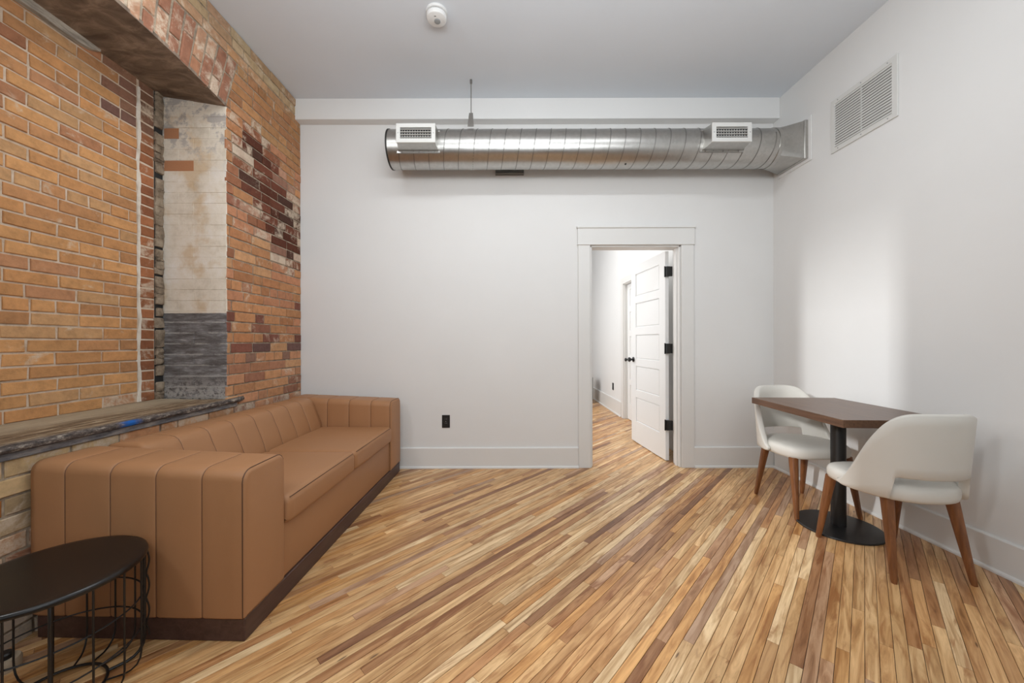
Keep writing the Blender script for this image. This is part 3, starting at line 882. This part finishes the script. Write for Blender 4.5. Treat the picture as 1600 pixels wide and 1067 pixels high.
def cushion(y0, y1):
    x0, x1 = -0.14, DXS + 0.012
    nx, ny = 14, 16; b = 0.04
    m = MB(); lo = []
    prof = rrect(x0, x1, 0.335, 0.462, (0.02, 0.022, 0.035, 0.02), 4)
    for i, (y, d_) in enumerate([(y0 + 0.0005, 0.030), (y0 + 0.003, 0.014), (y0 + 0.010, 0.005), (y0 + 0.025, 0.0)] + [(y0 + 0.04 + (y1 - y0 - 0.08) * j / 6, -0.003 * math.sin(PI * (j + 0.5) / 7)) for j in range(7)]
                              + [(y1 - 0.025, 0), (y1 - 0.010, 0.005), (y1 - 0.003, 0.014), (y1 - 0.0005, 0.030)]):
        lo.append([(p[0], y, p[1]) for p in shrink(prof, d_)])
    m.loft(lo); o = m.build('seat_cushion', M['leather'], SOFA, True, 60)
    t = MB(); t.tube([(x1 - 0.006, y0 + 0.02 + (y1 - y0 - 0.04) * j / 8, 0.452) for j in range(9)], 0.0018, 5)
    t.build('piping', M['seam'], o, True)
cushion(ya + 0.002, -0.002); cushion(0.002, yb - 0.002)
m = MB(); m.bbox(-DXS + 0.03, DXS - 0.006, -DYS + 0.006, DYS - 0.006, 0.0, PLZ + 0.004, 0.003); m.build('plinth', M['plinth'], SOFA)

# ------------------------------------------------------------------ black wire side table
TB = empty('side_table', (-1.494, 1.203, 0), 0, label='round black side table with a wire cage base, in front of the sofa arm', cat='table')
m = MB(); m.lathe([(0.0, 0.402), (0.226, 0.402), (0.2285, 0.406), (0.2285, 0.412), (0.226, 0.418), (0.220, 0.4205), (0.20, 0.421), (0.0, 0.421)], 72)
m.build('tabletop', M['black_top'], TB, True, 50)
RC = 0.214
def ringw(r, z, t, name, n=72):
    m = MB(); m.tube([(r * math.cos(2 * PI * i / n), r * math.sin(2 * PI * i / n), z) for i in range(n)], t, 8, True)
    m.build(name, M['black_metal'], TB, True)
for z in (0.262, 0.150): ringw(RC, z, 0.0027, 'ring_wire')
ringw(0.125, 0.008, 0.0045, 'foot_ring')
for i in range(16):
    a = math.radians(50.7) + 2 * PI * i / 16; c, s_ = math.cos(a), math.sin(a)
    big = i % 4 == 0
    t = 0.0052 if big else 0.0029
    ro = RC + 0.004
    pts = [(ro, 0.403), (ro, 0.22), (ro, 0.075), (ro - 0.003, 0.05), (ro - 0.012, 0.029), (ro - 0.028, 0.015), (ro - 0.045, 0.009), (0.125, 0.008)]
    m = MB(); m.tube([(q * c, q * s_, z) for q, z in pts], t, 8); m.build('cage_wire', M['black_metal'], TB, True)
    if i % 4 == 0:
        w_ = [(RC + 0.008 + 0.009 * abs(math.sin(PI * (j / 30) * 3.5)) , 0.40 - 0.33 * j / 30) for j in range(31)]
        m = MB(); m.tube([(q * c, q * s_, z) for q, z in w_], 0.0029, 8); m.build('wavy_wire', M['black_metal'], TB, True)

# small socket on the floor behind the table
PG = empty('floor_socket', (-1.80, 1.315, 0), 0.9, label='small beige floor socket with a black plug, behind the wire side table', cat='socket')
m = MB(); m.lathe([(0.0, 0.0), (0.040, 0.0), (0.040, 0.030), (0.036, 0.038), (0.026, 0.040), (0.0, 0.040)], 28)
k = plain('beige_plastic', (176, 160, 138), 0.5); m.build('socket_body', k, PG, True)
m = MB(); m.lathe([(0.0, 0.0395), (0.022, 0.0395), (0.022, 0.055), (0.016, 0.060), (0.0, 0.060)], 24)
m.tube([(0.0, 0, 0.052), (-0.03, 0.006, 0.055), (-0.055, 0.02, 0.03), (-0.07, 0.04, 0.006)], 0.004, 8)
m.build('plug', M['black_plastic'], PG, True)

# ------------------------------------------------------------------ dining table
DT = empty('dining_table', (2.068, 2.303, 0), math.radians(-3.0), label='small walnut rectangular table on a black pedestal, by the right wall', cat='table')
m = MB(); m.bbox(-0.292, 0.292, -0.392, 0.392, 0.708, 0.75, 0.0015)
o = m.build('tabletop', wood('walnut_table', lin(80, 55, 40), lin(116, 84, 62), (5, 0.3, 5), 0.34), DT)
m = MB(); m.lathe([(0.0, 0.012), (0.038, 0.012), (0.038, 0.694), (0.0, 0.694)], 32); m.build('column', M['black_metal'], DT, True)
m = MB(); m.lathe([(0, 0), (0.214, 0), (0.218, 0.003), (0.218, 0.009), (0.215, 0.012), (0.05, 0.016), (0, 0.016)], 64); m.build('base_plate', M['black_metal'], DT, True, 40)
m = MB(); m.box(-0.19, 0.19, -0.02, 0.02, 0.692, 0.709); m.box(-0.02, 0.02, -0.24, 0.24, 0.692, 0.709); m.build('bracket', M['black_metal'], DT)

# ------------------------------------------------------------------ chairs
def make_chair(name, loc, rz, label):
    root = empty(name, loc, rz, label=label, cat='chair', group='cream dining chairs at the walnut table')
    # seat
    def plan(k_, n=44):
        pts = []
        for i in range(n):
            a = 2 * PI * i / n; c, s_ = math.cos(a), math.sin(a)
            e = 2 / 3.8 if s_ > 0 else 2 / 2.5
            x = 0.236 * math.copysign(abs(c) ** e, c); y = 0.218 * math.copysign(abs(s_) ** e, s_) - 0.012
            if s_ < 0: x *= 1 - 0.16 * (abs(s_) ** 1.5)
            pts.append((x * k_, (y + 0.012) * k_ - 0.012))
        return pts
    m = MB()
    lo = []
    for k_, z in ((0.55, 0.384), (0.93, 0.384), (0.975, 0.390), (0.995, 0.405), (1.0, 0.425), (0.985, 0.443), (0.95, 0.455), (0.86, 0.463), (0.6, 0.468), (0.3, 0.470), (0.05, 0.470)):
        lo.append([(x, y, z) for x, y in plan(k_)])
    m.loft(lo); m.build('seat', M['vinyl'], root, True, 70)
    # wrap-round back
    m = MB(); lo = []; NT = 72
    def sstep(a, b, x):
        t = max(0, min(1, (x - a) / (b - a))); return t * t * (3 - 2 * t)
    for i in range(NT + 1):
        t = PI * i / NT
        c, s_ = math.cos(t), math.sin(t)
        e = 2 / 2.25
        X = 0.262 * math.copysign(abs(c) ** e, c); Y = 0.02 - 0.272 * abs(s_) ** e
        dep = (0.02 - Y) / 0.272               # 0 at the tips, 1 along the rear
        ztop = 0.425 + 0.398 * (1 - (1 - min(1, max(0, dep)) ** 1.75) ** 2.2)
        # cut-out below the back
        phi = math.degrees(math.atan2(abs(X), 0.02 - Y))
        cut = sstep(42, 36.5, phi)
        zb = 0.392 + 0.113 * cut
        if dep < 0.08: zb = 0.392 + 0.008 * (1 - dep / 0.08)
        # outward normal from centre
        nrm = Vector((abs(c) ** 1.15 * (1 if c > 0 else -1), -abs(s_) ** 1.15)).normalized()
        th_ = 0.036 * min(1, 0.6 + dep * 2)
        sec = []
        nv = 7
        def P(z, off):
            lean = 1 + (z - 0.46) * 0.26 * min(1, dep + 0.15)
            return Vector((X * lean - nrm.x * off, (Y - 0.02) * lean + 0.02 - nrm.y * off, z))
        zs = [zb + 0.008 + (ztop - zb - 0.016) * j / (nv - 1) for j in range(nv)]
        for z in zs: sec.append(P(z, 0))
        sec.append(P(ztop - 0.002, 0.007)); sec.append(P(ztop, th_ * 0.5)); sec.append(P(ztop - 0.002, th_ - 0.007))
        for z in reversed(zs): sec.append(P(z, th_))
        sec.append(P(zb + 0.002, th_ - 0.007)); sec.append(P(zb, th_ * 0.5)); sec.append(P(zb + 0.002, 0.007))
        lo.append(sec)
    m.loft(lo); m.build('backrest', M['vinyl'], root, True, 75)
    for sx, sy in ((-1, 1), (1, 1), (-1, -1), (1, -1)):
        if sy > 0: top, foot = Vector((sx * 0.185, 0.150, 0.392)), Vector((sx * 0.213, 0.212, 0))
        else: top, foot = Vector((sx * 0.150, -0.140, 0.392)), Vector((sx * 0.181, -0.208, 0))
        m = MB(); loops = []
        for t_ in (0, 0.5, 0.96, 1.0):
            p = top.lerp(foot, t_); r_ = 0.0235 + (0.0115 - 0.0235) * t_
            if t_ == 1.0: r_ -= 0.002
            lp = []
            for (a0, b0) in rrect(-r_, r_, -r_, r_, (r_ * 0.62,) * 4, 3): lp.append((p.x + a0, p.y + b0, p.z))
            loops.append(lp)
        m.loft(loops); m.build('leg', M['leg_wood'], root, True, 50)
    return root
make_chair('dining_chair', (2.045, 1.965, 0), math.radians(-3), 'cream vinyl dining chair nearer the camera, its curved back to us')
make_chair('dining_chair', (2.079, 2.605, 0), math.radians(182), 'cream vinyl dining chair on the far side of the walnut table, facing us')

# ------------------------------------------------------------------ duct
DYC, DZC, DR = 3.155, 2.81, 0.156
DU = empty('ventilation_duct', (0, 0, 0), 0, label='round spiral steel duct hung under the beam, entering the right wall', cat='duct')
DU.location = (0.6, DYC, DZC - DR)
def dl(m): m.v = [Vector(v_) - Vector(DU.location) for v_ in m.v]; return m
X0, X1 = -0.99, 2.255
m = MB(); n = 64
def circ(x, r): return [(x, DYC + r * math.cos(2 * PI * j / n), DZC + r * math.sin(2 * PI * j / n)) for j in range(n)]
m.loft([circ(X0 + (X1 - X0) * i / 24, DR) for i in range(25)]); dl(m).build('duct_tube', M['steel'], DU, True, 50)
m = MB(); pitch = 0.123; turns = (X1 - X0 - 0.1) / pitch; ns = int(turns * 40)
lo = []
for i in range(ns + 1):
    a = -2 * PI * turns * i / ns; x = X0 + 0.05 + (X1 - X0 - 0.1) * i / ns
    cs, sn = math.cos(a), math.sin(a)
    lo.append([(x + o_, DYC + (DR + r_) * cs, DZC + (DR + r_) * sn) for o_, r_ in ((-0.0045, -0.001), (-0.0028, 0.0032), (0.0028, 0.0032), (0.0045, -0.001))])
m.loft(lo); dl(m).build('spiral_seam', M['steel_seam'], DU, True, 50)
m = MB()
m.lathe([(DR - 0.01, 0), (DR + 0.004, 0), (DR + 0.004, 0.012), (DR - 0.01, 0.012)], 64, (X0 - 0.006, DYC, DZC), 'X'); dl(m).build('end_cap_rim', M['duct_dark'], DU, True)
m = MB()
m.lathe([(DR - 0.01, 0), (DR + 0.005, 0), (DR + 0.005, 0.03), (DR - 0.01, 0.03)], 64, (X1 - 0.025, DYC, DZC), 'X'); dl(m).build('collar', M['steel'], DU, True)
# square-to-round transition
XS = XR - 0.035; HS = 0.152
m = MB()
def sq(x, h):
    out = []
    for j in range(n):
        a = 2 * PI * j / n; c, s_ = math.cos(a), math.sin(a); kx = h / max(abs(c), abs(s_))
        out.append((x, DYC + c * kx, DZC + s_ * kx))
    return out
m.loft([circ(X1, DR + 0.001), sq(XS, HS)]); dl(m).build('transition_boot', M['steel'], DU, True, 12)
m = MB(); m.bbox(XS - 0.002, XR - 0.008, DYC - HS - 0.006, DYC + HS + 0.006, DZC - HS - 0.006, DZC + HS + 0.006, 0.002); dl(m).build('boot_flange', M['steel'], DU)
m = MB(); m.bbox(XR - 0.010, XR - 0.001, DYC - HS - 0.035, DYC + HS + 0.03, DZC - HS - 0.03, DZC + HS + 0.03, 0.002); dl(m).build('wall_plate', M['wall'], DU)
# hanger
m = MB(); m.tube([(-0.302, 3.10, 3.06), (-0.300, 3.085, ZC - 0.02)], 0.0038, 8); m.tube([(-0.30, 3.085, ZC - 0.03), (-0.30, 3.085, ZC)], 0.010, 8)
dl(m).build('hanger_rod', M['steel_seam'], DU, True)
m = MB()
m.loft([[(-0.302 + a * hw_, y, z) for a, hw_, y, z in ((-1, h_, yy, zz), (1, h_, yy, zz), (1, h_, yy + 0.003, zz), (-1, h_, yy + 0.003, zz))] for h_, yy, zz in ((0.016, 3.095, 3.09), (0.021, 3.075, 3.02), (0.026, 3.06, 2.955))])
for sgn in (1,):
    lo = []
    for i in range(41):
        a = 0.62 * PI + 2 * PI * i / 40
        lo.append([(-0.302 + o_, DYC + (DR + r_) * math.cos(a), DZC + (DR + r_) * math.sin(a)) for o_, r_ in ((-0.026, 0.0), (-0.026, 0.0032), (0.026, 0.0032), (0.026, 0.0))])
    m.loft(lo)
dl(m).build('hanger_strap', M['steel'], DU, True, 40)
# registers
def register(x0, x1):
    yf, z0, z1 = 2.896, 2.735, 2.886
    m = MB()
    def rg(x_0, x_1, y, a, b): return [(x_0, y, a), (x_1, y, a), (x_1, y, b), (x_0, y, b)]
    m.loft([rg(x0 - 0.02, x1 + 0.004, 3.05, z0 - 0.006, z1 + 0.01), rg(x0 + 0.004, x1 - 0.004, yf + 0.01, z0 + 0.002, z1 - 0.002)], cap=False)
    m.loft([rg(x0 - 0.03, x1 + 0.012, 3.035, z0 - 0.020, z1 + 0.012), rg(x0 - 0.03, x1 + 0.012, 3.020, z0 - 0.020, z1 + 0.012), rg(x0 - 0.018, x1 + 0.002, 3.020, z0 - 0.004, z1 + 0.0)], cap=False)
    box = dl(m).build('register_box', M['steel'], DU)
    dep = MB(); dep.box(x0 + 0.02, x1 - 0.02, yf + 0.055, yf + 0.06, z0 + 0.01, z1 - 0.01); dl(dep).build('inside_shade_sheet', M['duct_dark'], box)  # dark sheet standing in for the shade behind the slats
    m = MB(); bx_, bz = 0.032, 0.033
    m.bbox(x0, x1, yf, yf + 0.012, z0, z0 + bz, 0.0015); m.bbox(x0, x1, yf, yf + 0.012, z1 - bz, z1, 0.0015)
    m.bbox(x0, x0 + bx_, yf, yf + 0.012, z0 + bz - 0.002, z1 - bz + 0.002, 0.001); m.bbox(x1 - bx_, x1, yf, yf + 0.012, z0 + bz - 0.002, z1 - bz + 0.002, 0.001)
    dl(m).build('register_frame', M['white_metal'], box)
    zz0, zz1 = z0 + bz, z1 - bz
    for i in range(4):
        z = zz0 + (zz1 - zz0) * (i + 0.5) / 4
        q = MB(); q.box(x0 + bx_ - 0.002, x1 - bx_ + 0.002, -0.006, 0.006, -0.0013, 0.0013, Matrix.Translation((0, yf + 0.008, z)) @ Matrix.Rotation(math.radians(-10), 4, 'X'))
        dl(q).build('slat', M['white_metal'], box)
    for i in range(12):
        x = x0 + bx_ + (x1 - x0 - 2 * bx_) * (i + 0.5) / 12
        q = MB(); q.box(x - 0.0012, x + 0.0012, yf + 0.020, yf + 0.028, zz0 - 0.002, zz1 + 0.002); dl(q).build('fin', M['white_metal'], box)
    for xx in (x0 + 0.015, x1 - 0.015):
        q = MB(); q.lathe([(0, 0.0005), (0.004, 0.0), (0.003, -0.002), (0, -0.0022)], 10, (xx, yf, (z0 + z1) / 2), 'Y'); dl(q).build('screw', M['grey_plastic'], box)
    for xx in (x0 + 0.01, (x0 + x1) / 2, x1 - 0.03):
        q = MB(); q.lathe([(0, 0), (0.006, 0), (0.004, -0.005), (0, -0.006)], 8, (xx, 3.019, z0 - 0.012), 'Y'); dl(q).build('screw', M['steel_seam'], box)
register(-0.874, -0.564); register(1.617, 1.929)
q = MB(); q.lathe([(0, 0), (0.009, 0), (0.008, 0.003), (0, 0.0035)], 14, (1.0, 0, 0), 'Z')
a = -math.radians(72); q.v = [Matrix.Translation((0, DYC + (DR) * -math.cos(a), DZC + DR * math.sin(a))) @ Matrix.Rotation(PI - (PI / 2 + a), 4, 'X') @ v_ for v_ in q.v]
dl(q).build('hole_shade_disc', M['duct_dark'], DU, True)  # dark disc standing in for a small shaded hole
# grey wall bracket behind the duct
m = MB(); m.bbox(-0.107, 0.154, YB - 0.03, YB, 2.705, 2.735, 0.002); m.bbox(-0.107, 0.154, YB - 0.006, YB, 2.70, 2.86, 0.001)
tag(m.build('duct_bracket', M['steel_seam']), 'grey metal wall bracket just showing under the duct', 'bracket')

# ------------------------------------------------------------------ return air grille on the right wall
GY0, GY1, GZ0, GZ1 = 2.312, 2.790, 2.578, 2.972
GR = empty('return_air_grille', (XR, (GY0 + GY1) / 2, GZ0), 0, label='large white louvred return air grille high on the right wall', cat='vent')
def gl(m): m.v = [Vector(v_) - Vector(GR.location) for v_ in m.v]; return m
b = 0.036
m = MB(); xo = XR - 0.010
m.bbox(xo, XR, GY0, GY1, GZ0, GZ0 + b, 0.002); m.bbox(xo, XR, GY0, GY1, GZ1 - b, GZ1, 0.002)
m.bbox(xo, XR, GY0, GY0 + b, GZ0 + b - 0.004, GZ1 - b + 0.004, 0.002); m.bbox(xo, XR, GY1 - b, GY1, GZ0 + b - 0.004, GZ1 - b + 0.004, 0.002)
gl(m).build('grille_frame', M['white_metal'], GR)
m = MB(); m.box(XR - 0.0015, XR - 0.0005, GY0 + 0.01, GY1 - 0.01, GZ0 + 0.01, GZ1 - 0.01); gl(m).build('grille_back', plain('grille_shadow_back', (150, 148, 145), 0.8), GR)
NS = 17
for i in range(NS):
    z = GZ0 + b + (GZ1 - GZ0 - 2 * b) * (i + 0.5) / NS
    q = MB(); q.box(-0.0095, 0.0095, GY0 + b - 0.002, GY1 - b + 0.002, -0.001, 0.001, Matrix.Translation((XR - 0.0075, 0, z)) @ Matrix.Rotation(math.radians(-66), 4, 'Y'))
    gl(q).build('slat', M['white_metal'], GR)
m = MB(); m.box(XR - 0.011, XR - 0.002, (GY0 + GY1) / 2 - 0.002, (GY0 + GY1) / 2 + 0.002, GZ0 + b, GZ1 - b); gl(m).build('divider', M['white_metal'], GR)
for y in (GY0 + 0.06, (GY0 + GY1) / 2, GY1 - 0.06):
    for z in (GZ0 + 0.018, GZ1 - 0.018):
        q = MB(); q.lathe([(0, 0), (0.0045, 0), (0.003, -0.002), (0, -0.0022)], 8, (xo, y, z), 'X'); gl(q).build('screw', M['grey_plastic'], GR)

# ------------------------------------------------------------------ smoke detector
SD = empty('smoke_detector', (-0.466, 2.45, ZC), 0, label='round white smoke detector on the grey ceiling', cat='smoke detector')
m = MB(); m.lathe([(0, 0), (0.070, 0), (0.071, -0.006), (0.069, -0.016), (0.062, -0.019), (0, -0.019)], 40); m.build('mounting_base', M['white_plastic'], SD, True, 40)
m = MB(); m.lathe([(0, -0.018), (0.055, -0.018), (0.055, -0.024), (0.066, -0.026), (0.066, -0.040), (0.062, -0.050), (0.052, -0.055), (0, -0.056)], 40); m.build('detector_body', M['white_plastic'], SD, True, 40)
m = MB(); m.lathe([(0, -0.055), (0.021, -0.055), (0.020, -0.060), (0.012, -0.062), (0, -0.062)], 24, (0.003, 0.006, 0)); m.build('test_button', M['grey_plastic'], SD, True, 40)
m = MB(); m.bbox(-0.010, 0.002, -0.034, -0.030, -0.0565, -0.0535, 0.0005); m.build('indicator_slot', M['black_plastic'], SD)
m = MB(); m.lathe([(0.0565, -0.0195), (0.0600, -0.0195), (0.0600, -0.0245), (0.0565, -0.0245)], 40); m.build('vent_gap_shade', M['dark'], SD, True)  # dark ring filling the groove, its shade put into colour

# ------------------------------------------------------------------ outlets
def outlet(name, loc, rz, label):
    r = empty(name, loc, rz, label=label, cat='outlet')
    m = MB(); m.bbox(-0.0365, 0.0365, -0.006, 0, -0.059, 0.059, 0.002); m.build('cover_plate', M['black_plastic'], r)
    for s_ in (-1, 1):
        q = MB(); q.lathe([(0, -0.0055), (0.0165, -0.0055), (0.0165, -0.0085), (0, -0.0085)], 20, (0, 0, s_ * 0.0195), 'Y'); so = q.build('socket', M['black_metal'], r, True, 40)
        for sx in (-0.0065, 0.0065):
            q = MB(); q.box(sx - 0.0012, sx + 0.0012, -0.0092, -0.008, s_ * 0.0195 - 0.001, s_ * 0.0195 + 0.008); q.build('slot', M['grey_plastic'], so)
    q = MB(); q.lathe([(0, -0.006), (0.0035, -0.006), (0.0025, -0.008), (0, -0.008)], 10, (0, 0, 0), 'Y'); q.build('screw', M['grey_plastic'], r)
outlet('wall_outlet', (-0.571, YB, 0.429), 0, 'black duplex outlet low on the white back wall, right of the sofa')
outlet('wall_outlet', (HXR, 6.12, 0.415), -PI / 2, 'black outlet low on the wall seen through the doorway')

# dark cabinet in the next room
CB = empty('low_cabinet', (1.42, 7.05, 0), 0, label='dark low cabinet in the next room, just showing at the left edge of the doorway', cat='cabinet')
m = MB(); m.bbox(-0.18, 0.18, -0.15, 0.15, 0.05, 0.49, 0.006); m.build('carcass', M['black_plastic'], CB)
for sx in (-1, 1):
    for sy in (-1, 1):
        m = MB(); m.tube([(sx * 0.15, sy * 0.12, 0.055), (sx * 0.155, sy * 0.125, 0)], 0.014, 8, False, 0.010); m.build('leg', M['black_metal'], CB, True)
m = MB(); m.bbox(-0.165, 0.165, -0.162, -0.149, 0.07, 0.47, 0.003); dd = m.build('door', M['black_plastic'], CB)
m = MB(); m.tube([(0.12, -0.172, 0.24), (0.12, -0.172, 0.32)], 0.004, 8); m.build('handle', M['steel'], dd, True)
